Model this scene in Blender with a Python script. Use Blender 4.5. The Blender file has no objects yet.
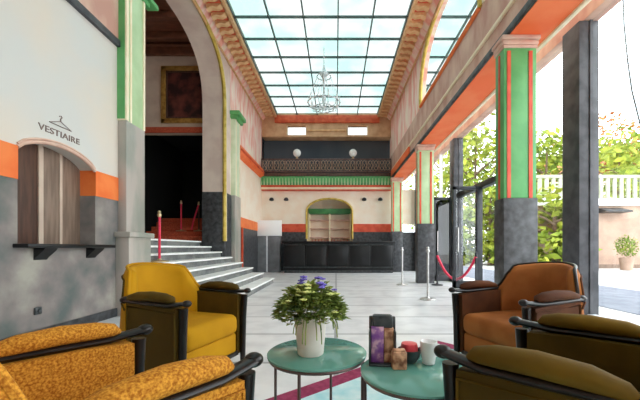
import bpy, bmesh, math, random
from mathutils import Vector, Matrix
random.seed(7)
PI = math.pi
S = bpy.context.scene
COL = S.collection

# ------------------------------------------------------------------ materials
def srgb(r, g, b):
    f = lambda c: (c / 255 / 12.92) if c <= 10 else ((c / 255 + .055) / 1.055) ** 2.4
    return (f(r), f(g), f(b), 1)

def mat(name, c1, c2=None, scale=6, rough=.6, metal=0, bump=0, kind='noise', stretch=(1, 1, 1), lo=.4, hi=.6, spec=.5, sheen=0, c3=None, detail=4, coat=0):
    m = bpy.data.materials.new(name); m.use_nodes = True
    nt = m.node_tree; b = nt.nodes['Principled BSDF']
    b.inputs['Roughness'].default_value = rough
    b.inputs['Metallic'].default_value = metal
    b.inputs['Specular IOR Level'].default_value = spec
    b.inputs['Sheen Weight'].default_value = sheen
    b.inputs['Coat Weight'].default_value = coat
    tc = nt.nodes.new('ShaderNodeTexCoord'); mp = nt.nodes.new('ShaderNodeMapping')
    mp.inputs['Scale'].default_value = stretch
    nt.links.new(tc.outputs['Object'], mp.inputs['Vector'])
    if kind == 'noise':
        t = nt.nodes.new('ShaderNodeTexNoise'); t.inputs['Scale'].default_value = scale; t.inputs['Detail'].default_value = detail
        out = t.outputs['Fac']
    elif kind == 'voronoi':
        t = nt.nodes.new('ShaderNodeTexVoronoi'); t.inputs['Scale'].default_value = scale
        out = t.outputs['Distance']
    elif kind == 'wave':
        t = nt.nodes.new('ShaderNodeTexWave'); t.inputs['Scale'].default_value = scale; t.inputs['Distortion'].default_value = 2
        t.inputs['Detail'].default_value = 2; t.bands_direction = 'Y'
        out = t.outputs['Fac']
    nt.links.new(mp.outputs[0], t.inputs['Vector'])
    rp = nt.nodes.new('ShaderNodeValToRGB')
    e = rp.color_ramp.elements
    e[0].position = lo; e[1].position = hi
    e[0].color = c1; e[1].color = c2 or tuple(min(1, x * 1.12) for x in c1[:3]) + (1,)
    if c3:
        n = e.new((lo + hi) / 2); n.color = c3
    nt.links.new(out, rp.inputs['Fac'])
    nt.links.new(rp.outputs['Color'], b.inputs['Base Color'])
    if bump:
        bp = nt.nodes.new('ShaderNodeBump'); bp.inputs['Strength'].default_value = bump; bp.inputs['Distance'].default_value = .01
        nt.links.new(out, bp.inputs['Height']); nt.links.new(bp.outputs['Normal'], b.inputs['Normal'])
    return m

def glass(name, tint, gloss=.04, rough=.02):
    m = bpy.data.materials.new(name); m.use_nodes = True; nt = m.node_tree
    nt.nodes.remove(nt.nodes['Principled BSDF']); o = nt.nodes['Material Output']
    t = nt.nodes.new('ShaderNodeBsdfTransparent')
    n = nt.nodes.new('ShaderNodeTexNoise'); n.inputs['Scale'].default_value = .8
    tc = nt.nodes.new('ShaderNodeTexCoord'); nt.links.new(tc.outputs['Object'], n.inputs['Vector'])
    mx = nt.nodes.new('ShaderNodeMix'); mx.data_type = 'RGBA'
    mx.inputs['A'].default_value = tint[0]; mx.inputs['B'].default_value = tint[1]
    rp = nt.nodes.new('ShaderNodeMapRange'); rp.inputs['From Min'].default_value = .4; rp.inputs['From Max'].default_value = .6
    nt.links.new(n.outputs['Fac'], rp.inputs['Value']); nt.links.new(rp.outputs['Result'], mx.inputs['Factor'])
    nt.links.new(mx.outputs['Result'], t.inputs['Color'])
    g = nt.nodes.new('ShaderNodeBsdfGlossy'); g.inputs['Roughness'].default_value = rough
    ms = nt.nodes.new('ShaderNodeMixShader'); ms.inputs['Fac'].default_value = gloss
    nt.links.new(t.outputs[0], ms.inputs[1]); nt.links.new(g.outputs[0], ms.inputs[2])
    nt.links.new(ms.outputs[0], o.inputs['Surface'])
    return m

M = {}
M['plaster'] = mat('white_plaster', srgb(218, 206, 192), srgb(208, 206, 201), .9, .7, lo=.35, hi=.6)
M['cream'] = mat('cream_plaster', srgb(243, 222, 200), srgb(246, 232, 214), 2, .7)
M['painted'] = mat('painted_pink_wall', srgb(243, 176, 158), srgb(250, 232, 212), 2.2, .7, stretch=(1, 2.2, .55), lo=.40, hi=.62, c3=srgb(250, 214, 202), detail=2)
M['frieze'] = mat('frieze_paint', srgb(196, 148, 132), srgb(222, 190, 170), 3, .7, stretch=(1, 1, .5), lo=.35, hi=.65, detail=3)
M['orange'] = mat('orange_band', srgb(232, 108, 44), srgb(240, 128, 62), 2.5, .55)
M['orange_soffit'] = mat('orange_soffit', srgb(246, 110, 55), srgb(250, 128, 76), 2, .6)
M['red'] = mat('red_paint', srgb(205, 70, 40), srgb(222, 92, 58), 4, .55)
M['stone_left'] = mat('grey_marble', srgb(92, 100, 98), srgb(164, 160, 150), 2.2, .32, lo=.32, hi=.68, c3=srgb(132, 124, 122), detail=9)
M['stone_dark'] = mat('dark_speckled_stone', srgb(34, 34, 37), srgb(84, 86, 90), 9, .45, lo=.35, hi=.75, detail=6)
M['stone_pier'] = mat('pale_grey_marble', srgb(150, 152, 142), srgb(178, 168, 160), 3, .4, stretch=(1, 1, .4))
M['green'] = mat('green_paint', srgb(84, 158, 92), srgb(100, 172, 104), 3, .5)
M['green_light'] = mat('light_green_paint', srgb(174, 200, 152), srgb(188, 212, 168), 3, .55)
M['sage'] = mat('sage_cream_paint', srgb(204, 214, 180), srgb(218, 224, 196), 3, .55)
M['green_dark'] = mat('deep_green_paint', srgb(58, 126, 72), srgb(76, 146, 86), 3, .5)
M['trim_cream'] = mat('cream_trim', srgb(240, 224, 190), srgb(246, 234, 206), 5, .6)
M['gold'] = mat('gold_moulding', srgb(190, 160, 62), srgb(216, 188, 96), 6, .42, metal=.25)
M['old_gold'] = mat('old_gold_frame', srgb(146, 104, 44), srgb(178, 136, 70), 8, .4, metal=.2)
M['arch_pink'] = mat('arch_soffit_paint', srgb(214, 190, 178), srgb(226, 206, 192), 2, .7)
M['bracket'] = mat('bracket_paint', srgb(216, 164, 112), srgb(228, 186, 138), 6, .6)
M['bracket_red'] = mat('bracket_red_paint', srgb(196, 74, 40), srgb(214, 100, 60), 6, .6)
M['soffit_tan'] = mat('tan_soffit_paint', srgb(196, 150, 110), srgb(214, 172, 132), 3, .6)
M['wood_dark'] = mat('dark_polished_wood', srgb(14, 9, 8), srgb(28, 17, 13), 5, .3, spec=.35, stretch=(8, 1, 1))
M['wood_brown'] = mat('brown_panel_wood', srgb(112, 92, 78), srgb(134, 112, 96), 4, .5, stretch=(6, 6, .6))
M['wood_deep'] = mat('deep_brown_wood', srgb(70, 48, 40), srgb(92, 64, 52), 4, .5, stretch=(6, 6, .6))
M['hall_wall'] = mat('taupe_wall', srgb(190, 168, 152), srgb(204, 184, 166), 2, .7)
M['hall_ceiling'] = mat('hall_ceiling_wood', srgb(92, 52, 36), srgb(112, 66, 46), 4, .5, stretch=(1, 6, 1))
M['black'] = mat('recess_shade_black', srgb(14, 13, 14), srgb(20, 18, 18), 3, .8)  # near-black colour stands in for the lack of light in the passage
M['black_gloss'] = mat('black_lacquer', srgb(12, 12, 14), srgb(22, 22, 25), 3, .3, spec=.35)
M['black_metal'] = mat('black_metal', srgb(38, 40, 44), srgb(52, 54, 58), 6, .4, metal=.3)
M['post_metal'] = mat('grey_metal', srgb(64, 64, 68), srgb(84, 84, 88), 5, .5, spec=.3)
M['white_frame'] = mat('white_metal', srgb(214, 216, 222), srgb(228, 230, 234), 5, .5)
M['mullion'] = mat('skylight_bar_metal', srgb(66, 84, 80), srgb(84, 100, 96), 6, .5)
M['chrome'] = mat('brushed_steel', srgb(190, 188, 186), srgb(214, 212, 210), 30, .28, metal=.9)
M['brass'] = mat('brass', srgb(206, 182, 140), srgb(222, 200, 160), 20, .3, metal=.8)
M['crystal'] = mat('pale_crystal', srgb(196, 204, 206), srgb(224, 230, 232), 10, .15, spec=.8)
M['tread'] = mat('white_marble_tread', srgb(240, 240, 238), srgb(250, 250, 248), 3, .35)
M['riser'] = mat('grey_marble_riser', srgb(96, 98, 100), srgb(126, 128, 126), 4, .4)
M['carpet'] = mat('rust_red_carpet', srgb(166, 66, 40), srgb(190, 88, 58), 30, .95)
M['rope'] = mat('red_velvet_rope', srgb(214, 22, 62), srgb(232, 40, 84), 30, .7, sheen=.3)
M['velvet_gold'] = mat('mustard_velvet', srgb(164, 114, 2), srgb(188, 138, 12), 3, .8, sheen=0, spec=.2, lo=.3, hi=.7)
M['print_gold'] = mat('mustard_print_fabric', srgb(146, 84, 16), srgb(206, 144, 50), 150, .85, sheen=0, spec=.2, lo=.36, hi=.64, detail=3)
M['velvet_rust'] = mat('rust_velvet', srgb(138, 78, 32), srgb(158, 96, 46), 4, .8, sheen=0, spec=.2)
M['velvet_olive_shade'] = mat('shaded_olive_velvet', srgb(70, 52, 4), srgb(88, 66, 10), 4, .8, sheen=0, spec=.2)  # olive with the shade of the backlit chair sides put into the colour
M['velvet_brown_shade'] = mat('shaded_brown_velvet', srgb(72, 38, 18), srgb(92, 52, 26), 4, .8, sheen=0, spec=.2)  # brown darkened to carry the backlit chair's shade on its arms
M['velvet_gilt'] = mat('gilt_velvet', srgb(92, 68, 8), srgb(114, 86, 16), 4, .75, sheen=0, spec=.2)
M['table_green'] = mat('green_glass_top', srgb(98, 152, 138), srgb(116, 168, 154), 3, .12, spec=.6)
M['bronze'] = mat('bronze_metal', srgb(96, 76, 74), srgb(120, 98, 94), 8, .4, metal=.6)
M['lattice_bronze'] = mat('pale_bronze', srgb(168, 146, 128), srgb(190, 168, 150), 8, .45, metal=.3)
M['pot'] = mat('white_ceramic', srgb(226, 214, 204), srgb(236, 228, 220), 8, .4)
M['leaf'] = mat('leaf_green', srgb(84, 104, 36), srgb(164, 176, 84), 14, .6, lo=.35, hi=.65)
M['bloom_y'] = mat('yellow_green_petal', srgb(196, 204, 110), srgb(222, 226, 150), 20, .7)
M['bloom_p'] = mat('violet_petal', srgb(92, 78, 172), srgb(126, 110, 200), 20, .7)
M['soil'] = mat('dark_soil', srgb(40, 32, 26), srgb(58, 46, 38), 40, .9)
M['rug_blue'] = mat('pale_blue_pile', srgb(160, 208, 214), srgb(206, 226, 226), 7, .95, lo=.35, hi=.65)
M['rug_plum'] = mat('plum_pile', srgb(130, 36, 70), srgb(150, 52, 88), 20, .95)
M['leaflet'] = mat('printed_leaflet', srgb(126, 70, 150), srgb(214, 170, 190), 22, .5, lo=.4, hi=.6, c3=srgb(150, 100, 160))
M['leaflet_warm'] = mat('printed_brown_leaflet', srgb(132, 78, 52), srgb(222, 176, 140), 26, .5, lo=.4, hi=.6)
M['candy_red'] = mat('red_glass', srgb(216, 64, 76), srgb(232, 110, 112), 10, .3)
M['steel_dark'] = mat('dark_steel', srgb(58, 62, 64), srgb(84, 88, 90), 12, .35, metal=.5)
M['porcelain'] = mat('porcelain', srgb(236, 236, 236), srgb(246, 246, 246), 8, .25)
M['board_white'] = mat('white_board', srgb(248, 248, 248), srgb(250, 250, 250), 3, .5)
M['kiosk_grey'] = mat('grey_laminate', srgb(104, 106, 110), srgb(118, 120, 124), 4, .5)
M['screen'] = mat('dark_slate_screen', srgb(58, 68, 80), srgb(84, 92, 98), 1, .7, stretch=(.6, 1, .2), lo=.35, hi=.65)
M['canvas'] = mat('dark_painting', srgb(40, 14, 14), srgb(120, 62, 54), 2.6, .5, lo=.42, hi=.68, detail=3)
M['lettering'] = mat('taupe_lettering', srgb(112, 92, 84), srgb(128, 106, 98), 8, .6)
M['opal'] = mat('opal_globe', srgb(240, 240, 236), srgb(250, 250, 248), 4, .2)
M['bark'] = mat('bark', srgb(84, 66, 50), srgb(110, 90, 70), 12, .9)
M['foliage'] = mat('tree_leaves', srgb(96, 122, 18), srgb(164, 170, 52), 1.6, .7, lo=.35, hi=.65)
M['foliage2'] = mat('olive_tree_leaves', srgb(74, 104, 24), srgb(138, 150, 52), 1.6, .7, lo=.35, hi=.65)
M['foliage3'] = mat('russet_leaves', srgb(160, 86, 40), srgb(176, 128, 62), 1.6, .7, lo=.35, hi=.65)
M['pavement'] = mat('pale_pavement', srgb(196, 194, 192), srgb(208, 206, 204), 2, .8)
M['road_shade'] = mat('shaded_asphalt', srgb(108, 112, 126), srgb(124, 128, 140), 3, .85)  # bluish tone paints the building's shadow into the road colour
M['beige'] = mat('beige_render', srgb(162, 134, 118), srgb(176, 150, 132), 1.2, .8)
M['pale_stone'] = mat('pale_greenish_stone', srgb(158, 160, 140), srgb(176, 178, 158), 3, .8)
M['roof'] = mat('red_roof_tiles', srgb(190, 104, 70), srgb(206, 126, 90), 6, .8)
M['skyglass'] = glass('skylight_glass', ((.375, .46, .445, 1), (.465, .485, .48, 1)), .03)
M['clear'] = glass('clear_glass', ((.93, .95, .95, 1), (.95, .96, .96, 1)), .04)
M['smoked'] = glass('smoked_glass', ((.14, .14, .15, 1), (.2, .2, .21, 1)), .06)
M['frosted'] = glass('clerestory_glass', ((.5, .52, .52, 1), (.54, .56, .56, 1)), .02)

def floor_material():
    m = bpy.data.materials.new('polished_white_marble_floor'); m.use_nodes = True; nt = m.node_tree; b = nt.nodes['Principled BSDF']
    tc = nt.nodes.new('ShaderNodeTexCoord')
    br = nt.nodes.new('ShaderNodeTexBrick'); br.offset = 0; br.inputs['Scale'].default_value = 1
    br.inputs['Brick Width'].default_value = 3.4; br.inputs['Row Height'].default_value = .93; br.inputs['Mortar Size'].default_value = .022
    br.inputs['Color1'].default_value = srgb(232, 231, 231); br.inputs['Color2'].default_value = srgb(224, 224, 226); br.inputs['Mortar'].default_value = srgb(160, 160, 162)
    nt.links.new(tc.outputs['Object'], br.inputs['Vector'])
    n = nt.nodes.new('ShaderNodeTexNoise'); n.inputs['Scale'].default_value = 2.5; n.inputs['Detail'].default_value = 6
    nt.links.new(tc.outputs['Object'], n.inputs['Vector'])
    rp = nt.nodes.new('ShaderNodeValToRGB'); rp.color_ramp.elements[0].color = (.8, .8, .81, 1); rp.color_ramp.elements[1].color = (1, 1, 1, 1)
    rp.color_ramp.elements[0].position = .35; rp.color_ramp.elements[1].position = .55
    nt.links.new(n.outputs['Fac'], rp.inputs['Fac'])
    mx = nt.nodes.new('ShaderNodeMix'); mx.data_type = 'RGBA'; mx.blend_type = 'MULTIPLY'; mx.inputs['Factor'].default_value = 1
    nt.links.new(br.outputs['Color'], mx.inputs['A']); nt.links.new(rp.outputs['Color'], mx.inputs['B'])
    nt.links.new(mx.outputs['Result'], b.inputs['Base Color'])
    b.inputs['Roughness'].default_value = .28
    return m
M['floor'] = floor_material()

# ------------------------------------------------------------------ mesh helpers
class B:
    def __init__(s): s.bm = bmesh.new(); s.mi = 0
    def _set(s, faces):
        for f in faces: f.material_index = s.mi
    def box(s, x0, x1, y0, y1, z0, z1, bev=0, seg=2, mx=None):
        r = bmesh.ops.create_cube(s.bm, size=1); vs = r['verts']
        T = Matrix.Translation(((x0 + x1) / 2, (y0 + y1) / 2, (z0 + z1) / 2)) @ Matrix.Diagonal((abs(x1 - x0), abs(y1 - y0), abs(z1 - z0), 1))
        bmesh.ops.transform(s.bm, matrix=T, verts=vs)
        if bev:
            es = list({e for v in vs for e in v.link_edges})
            q = bmesh.ops.bevel(s.bm, geom=es, offset=bev, segments=seg, affect='EDGES', profile=.5)
            vs = list({v for f in q['faces'] for v in f.verts} | {v for v in vs if v.is_valid})
        if mx is not None: bmesh.ops.transform(s.bm, matrix=mx, verts=vs)
        s._set({f for v in vs for f in v.link_faces})
        return s
    def tube(s, pts, r, seg=10, cap=True, flat=1.0):
        pts = [Vector(p) for p in pts]; n = len(pts)
        rr = r if isinstance(r, (list, tuple)) else [r] * n
        rings = []; up = None
        for i, p in enumerate(pts):
            d = (pts[min(i + 1, n - 1)] - pts[max(i - 1, 0)]).normalized()
            if up is None: up = Vector((0, 0, 1)) if abs(d.z) < .9 else Vector((0, 1, 0))
            a = d.cross(up)
            if a.length < 1e-4: a = d.cross(Vector((1, 0, 0)))
            a.normalize(); b = a.cross(d).normalized(); up = b
            rings.append([s.bm.verts.new(p + a * (rr[i] * math.cos(2 * PI * k / seg)) + b * (rr[i] * flat * math.sin(2 * PI * k / seg))) for k in range(seg)])
        fs = []
        for i in range(n - 1):
            for k in range(seg):
                fs.append(s.bm.faces.new((rings[i][k], rings[i][(k + 1) % seg], rings[i + 1][(k + 1) % seg], rings[i + 1][k])))
        if cap:
            fs.append(s.bm.faces.new(rings[0][::-1])); fs.append(s.bm.faces.new(rings[-1]))
        s._set(fs); return s
    def lathe(s, prof, c=(0, 0, 0), seg=24, mx=None):
        rings = []
        for (r, z) in prof:
            ring = [s.bm.verts.new((c[0] + max(r, .0005) * math.cos(2 * PI * k / seg), c[1] + max(r, .0005) * math.sin(2 * PI * k / seg), c[2] + z)) for k in range(seg)]
            rings.append(ring)
        fs = []
        for i in range(len(rings) - 1):
            for k in range(seg):
                fs.append(s.bm.faces.new((rings[i][k], rings[i][(k + 1) % seg], rings[i + 1][(k + 1) % seg], rings[i + 1][k])))
        fs.append(s.bm.faces.new(rings[0][::-1])); fs.append(s.bm.faces.new(rings[-1]))
        if mx is not None: bmesh.ops.transform(s.bm, matrix=mx, verts=[v for r in rings for v in r])
        s._set(fs); return s
    def ball(s, c, r, seg=16, sc=(1, 1, 1)):
        q = bmesh.ops.create_uvsphere(s.bm, u_segments=seg, v_segments=max(6, seg // 2), radius=r)
        bmesh.ops.transform(s.bm, matrix=Matrix.Translation(c) @ Matrix.Diagonal((*sc, 1)), verts=q['verts'])
        s._set({f for v in q['verts'] for f in v.link_faces}); return s
    def prism(s, poly, axis, a0, a1):
        """poly: 2-D outline in the other two axes (x: (y,z); y: (x,z); z: (x,y)), extruded from a0 to a1"""
        def P(u, v, a): return {'x': (a, u, v), 'y': (u, a, v), 'z': (u, v, a)}[axis]
        A = [s.bm.verts.new(P(u, v, a0)) for u, v in poly]; C = [s.bm.verts.new(P(u, v, a1)) for u, v in poly]
        fs = [s.bm.faces.new(A[::-1]), s.bm.faces.new(C)]
        n = len(poly)
        for i in range(n): fs.append(s.bm.faces.new((A[i], A[(i + 1) % n], C[(i + 1) % n], C[i])))
        s._set(fs); return s
    def quad(s, pts):
        s._set([s.bm.faces.new([s.bm.verts.new(p) for p in pts])]); return s
    def done(s, name, mats, parent=None, smooth=True, angle=40):
        bmesh.ops.recalc_face_normals(s.bm, faces=s.bm.faces)
        me = bpy.data.meshes.new(name); s.bm.to_mesh(me); s.bm.free()
        for m in (mats if isinstance(mats, (list, tuple)) else [mats]): me.materials.append(M[m])
        if smooth:
            me.shade_smooth(); me.set_sharp_from_angle(angle=math.radians(angle))
        o = bpy.data.objects.new(name, me); COL.objects.link(o)
        if parent: o.parent = parent
        return o

def thing(name, label, cat, loc=(0, 0, 0), rz=0, group=None):
    o = bpy.data.objects.new(name, None); COL.objects.link(o); o.empty_display_size = .1
    o.location = loc; o.rotation_euler = (0, 0, rz); o['label'] = label; o['category'] = cat
    if group: o['group'] = group
    return o
def tag(o, label, cat, group=None, kind=None):
    o['label'] = label; o['category'] = cat
    if group: o['group'] = group
    if kind: o['kind'] = kind
    return o
def struct(o): o['kind'] = 'structure'; return o
def dup(root, loc, rz, label, group=None):
    def rec(o, par):
        c = o.copy(); COL.objects.link(c); c.parent = par
        for ch in list(o.children): rec(ch, c)
        return c
    r = rec(root, None); r.location = loc; r.rotation_euler = (0, 0, rz); r['label'] = label
    if group: r['group'] = group
    return r

# ------------------------------------------------------------------ camera  (eye 1 m, vertical-corrected, 18 mm)
cam = bpy.data.cameras.new('camera'); co = bpy.data.objects.new('camera', cam); COL.objects.link(co)
cam.sensor_width = 36; cam.lens = 18; cam.shift_x = -.025; cam.shift_y = .075; cam.clip_start = .02; cam.clip_end = 300
co.location = (0, 0, 1); co.rotation_euler = (PI / 2, 0, 0); S.camera = co
def at(px, py, Y): return Vector(((px - 336) / 320 * Y, Y, 1 + (248 - py) / 320 * Y))

# ------------------------------------------------------------------ room shell
XL, XR = -3.24, 2.4
ZT = 6.8
YB = 14.0
struct(B().box(-8.2, 3.62, -3.2, 15.6, -.2, 0).done('floor', 'floor', smooth=False))

# --- left wall: near bay with ticket hatch opening (Y 3.25..4.3)
def hatch_arch(n=16):
    return [(4.3 - (4.3 - 3.25) * i / n, 2.03 + .165 * math.sin(PI * i / n) ** .65) for i in range(n + 1)]
pl = [(-3, 4.0), (-3, 2.04), (3.25, 2.04)] + [(y, max(z, 2.04)) for y, z in hatch_arch()[::-1]] + [(4.3, 2.04), (4.78, 2.04), (4.78, 4.0)]
wl = struct(B().prism(pl, 'x', XL - .24, XL).done('wall_left', 'plaster', smooth=False))
B().prism([(-3, 0), (4.78, 0), (4.78, 1.7), (4.3, 1.7), (4.3, 1.04), (3.25, 1.04), (3.25, 1.7), (-3, 1.7)], 'x', XL - .24, XL + .005).done('dado', 'stone_left', wl, smooth=False)
B().box(XL - .24, XL + .012, -3, 3.25, 1.7, 2.04).box(XL - .24, XL + .012, 4.3, 4.78, 1.7, 2.04).done('painted_band', 'orange', wl, smooth=False)
B().box(XL - .3, XL + .02, -3, 4.78, 4.06, 5.0).done('frieze_band', 'frieze', wl, smooth=False)
B().box(XL - .3, XL + .05, -3, 4.78, 3.97, 4.07, .012).done('moulding', 'post_metal', wl)
B().box(XL - .3, XL, -3, 4.78, 5.0, ZT + .2).done('upper_wall', 'painted', wl, smooth=False)
struct(B().box(XL + .005, XL + .03, -3, 4.7, 0, .12, .004).done('baseboard_left', 'stone_dark'))

# --- left wall: stair arch bay and far bay
def arch(y0, y1, zs, rise, n=28, e=2.7):
    c, a = (y0 + y1) / 2, (y1 - y0) / 2
    out = []
    for i in range(n + 1):
        t = PI * i / n
        u, v = math.cos(t), math.sin(t)
        out.append((c + a * math.copysign(abs(u) ** (2 / e), u), zs + rise * v ** (2 / e)))
    return out          # from y1 to y0
LA = arch(5.22, 9.25, 5.0, 1.62)
wa = struct(B().prism([(4.78, ZT + .2), (4.78, 0), (5.22, 0)] + LA[::-1] + [(9.25, 0), (9.8, 0), (9.8, ZT + .2)], 'x', XL - .62, XL).done('wall_left_arch', 'arch_pink', smooth=False))
AP = [(XL + .02, 9.25, 1.2)] + [(XL + .02, y, z) for y, z in LA] + [(XL + .02, 5.22, 1.2)]
B().tube(AP, .055, 8).done('arch_moulding', 'gold', wa)
LA2 = arch(5.10, 9.37, 5.0, 1.70)
B().tube([(XL + .015, 9.37, 1.2)] + [(XL + .015, y, z) for y, z in LA2] + [(XL + .015, 5.10, 1.2)], .03, 8).done('outer_arch_moulding', 'trim_cream', wa)
B().box(XL - .625, XL + .03, 9.22, 9.82, 0, 2.62, .01).done('pier_dado', 'stone_dark', wa)
wf = struct(B().box(XL - .62, XL, 9.8, YB + .3, 4.0, ZT + .2).done('wall_left_far', 'painted', smooth=False))
B().box(XL - .3, XL, 9.8, YB, 2.05, 4.0).done('plaster_field', 'cream', wf, smooth=False)
B().box(XL - .3, XL + .015, 9.8, YB, 1.7, 2.05).done('painted_band', 'orange', wf, smooth=False)
B().box(XL - .3, XL + .008, 9.8, YB, 0, 1.7).done('dado', 'stone_dark', wf, smooth=False)
a_ = B()
a_.prism([(XL, 4.0), (XL + .16, 4.1), (XL + .16, 4.3), (XL + .08, 4.42), (XL, 4.42)], 'y', 10.4, YB - .3)
a_.done('architrave', 'orange_soffit', wf)
B().box(XL, XL + .19, 10.4, YB - .3, 4.18, 4.24, .01).done('architrave_fillet', 'red', wf)

# near pilaster (left)
p = thing('pilaster', 'pale green pilaster on grey marble at the near side of the stair arch', 'pilaster')
B().box(XL, XL + .12, 4.76, 5.20, 2.9, 4.98, .008).done('shaft', 'green_light', p)
B().box(XL, XL + .135, 4.745, 4.80, 2.9, 4.98).box(XL + .11, XL + .135, 5.165, 5.21, 2.9, 4.98).box(XL + .11, XL + .132, 4.84, 4.88, 2.9, 4.98).done('edge_strip', 'trim_cream', p)
B().box(XL, XL + .11, 4.735, 4.765, 2.92, 4.98).done('side_face', 'green', p)
B().box(XL, XL + .13, 4.75, 5.21, 1.22, 2.9, .01).done('marble_shaft', 'stone_pier', p)
B().box(XL, XL + .2, 4.7, 5.26, 0, 1.16, .01).box(XL, XL + .24, 4.66, 5.3, 1.16, 1.24, .015).done('plinth', 'stone_pier', p)
B().box(XL, XL + .15, 4.75, 5.32, 4.98, 5.06, .01).box(XL, XL + .2, 5.0, 5.5, 5.06, 5.14, .02).box(XL, XL + .17, 4.75, 5.4, 5.14, 5.4, .02).done('capital', 'green', p)
B().box(XL, XL + .22, 4.75, 5.46, 5.4, 5.5, .01).done('capital_band', 'orange', p)

# far pilaster (left)
p = thing('pilaster', 'slender pale green pilaster between the stair arch and the bar wall', 'pilaster')
B().box(XL, XL + .14, 9.84, 10.36, 2.62, 4.98, .01).done('shaft', 'sage', p)
B().box(XL, XL + .15, 9.9, 9.95, 2.62, 4.98).box(XL, XL + .15, 10.25, 10.3, 2.62, 4.98).done('edge_strip', 'trim_cream', p)
B().box(XL, XL + .15, 9.82, 10.38, .0, 2.62, .01).done('marble_shaft', 'stone_pier', p)
B().box(XL, XL + .22, 9.78, 10.44, 4.98, 5.08, .02).box(XL, XL + .3, 9.74, 10.48, 5.08, 5.2, .02).done('capital', 'green', p)
B().box(XL, XL + .06, 10.9, 10.98, 0, 1.7).done('trim_1', 'red')['kind'] = 'structure'

# --- stair hall
HX = -8.0; LZ = 1.2
hw = B()
hw.prism([(HX, 0), (-5.9, 0), (-5.9, 4.45), (-3.95, 4.45), (-3.95, 0), (XL - .3, 0), (XL - .3, 7.2), (HX, 7.2)], 'y', 9.6, 9.8)
hw = struct(hw.done('wall_stairwell', 'hall_wall', smooth=False))
B().box(-6.0, -3.86, 9.56, 9.62, 4.45, 4.62, .01).done('door_lintel', 'carpet', hw)
B().box(HX, XL - .62, 9.5, 9.62, 6.75, 7.1, .02).box(HX, XL - .62, 9.46, 9.62, 6.98, 7.06, .02).done('cornice', 'hall_ceiling', hw)
struct(B().box(HX - .2, HX, 5.2, 12.5, 0, 7.2).done('wall_stairwell_end', 'hall_wall', smooth=False))
struct(B().box(HX, XL - .62, 5.02, 5.2, 0, 7.2).done('wall_stairwell_near', 'hall_wall', smooth=False))
hc = struct(B().box(HX, XL - .6, 5.2, 9.6, 7.1, 7.3).done('ceiling_stairwell', 'hall_ceiling', smooth=False))
for i in range(5): B().box(HX, XL - .62, 5.8 + i * .8, 5.95 + i * .8, 6.92, 7.12, .01).done('ceiling_beam', 'hall_ceiling', hc)
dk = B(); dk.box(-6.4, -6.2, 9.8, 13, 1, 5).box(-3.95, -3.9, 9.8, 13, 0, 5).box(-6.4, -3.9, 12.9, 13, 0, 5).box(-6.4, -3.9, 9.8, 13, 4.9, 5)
struct(dk.done('wall_dark_passage', 'black', smooth=False))  # walls coloured black to imitate the unlit space behind the doorway

# staircase
st = thing('staircase', 'broad white marble staircase with grey risers climbing left through the arch', 'staircase')
for k in range(1, 9):
    b = B(); x0 = -1.8 - .3 * (k - 1)
    b.mi = 1; b.box(-4.6, x0, 5.33, 9.18, .15 * (k - 1), .15 * k - .04)
    b.mi = 0; b.box(-4.6, x0 + .03, 5.31, 9.2, .15 * k - .04, .15 * k, .008)
    b.done('step', ['tread', 'riser'], st, smooth=False)
B().box(HX, -4.6, 5.22, 9.58, 0, 1.2).done('landing', 'tread', st, smooth=False)
cs = thing('carpeted_steps', 'short flight of rust red carpeted steps inside the dark doorway', 'steps')
for k in range(1, 6):
    B().box(-5.88, -3.97, 9.62 + .28 * (k - 1), 11.8, LZ + .16 * (k - 1), LZ + .16 * k, .015).done('step', 'carpet', cs)
B().box(-5.88, -3.97, 9.62, 11.8, 0, 1.2).done('footing', 'riser', cs, smooth=False)

# painting
pc = thing('painting', 'large dark painting in a wide gold frame over the black doorway', 'painting', (-4.5, 9.6, 5.58))
f = B(); W, H = .72, .85
for (x0, x1, z0, z1) in ((-W, W, H - .14, H), (-W, W, -H, -H + .14), (-W, -W + .14, -H, H), (W - .14, W, -H, H)): f.box(x0, x1, -.08, 0, z0, z1, .02)
f.done('frame', 'old_gold', pc)
f = B(); w, h = W - .14, H - .14
for (x0, x1, z0, z1) in ((-w, w, h - .05, h), (-w, w, -h, -h + .05), (-w, -w + .05, -h, h), (w - .05, w, -h, h)): f.box(x0, x1, -.05, 0, z0, z1)
f.done('inner_frame', 'wood_deep', pc)
B().box(-w + .04, w - .04, -.03, -.005, -h + .04, h - .04).done('canvas', 'canvas', pc)

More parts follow.
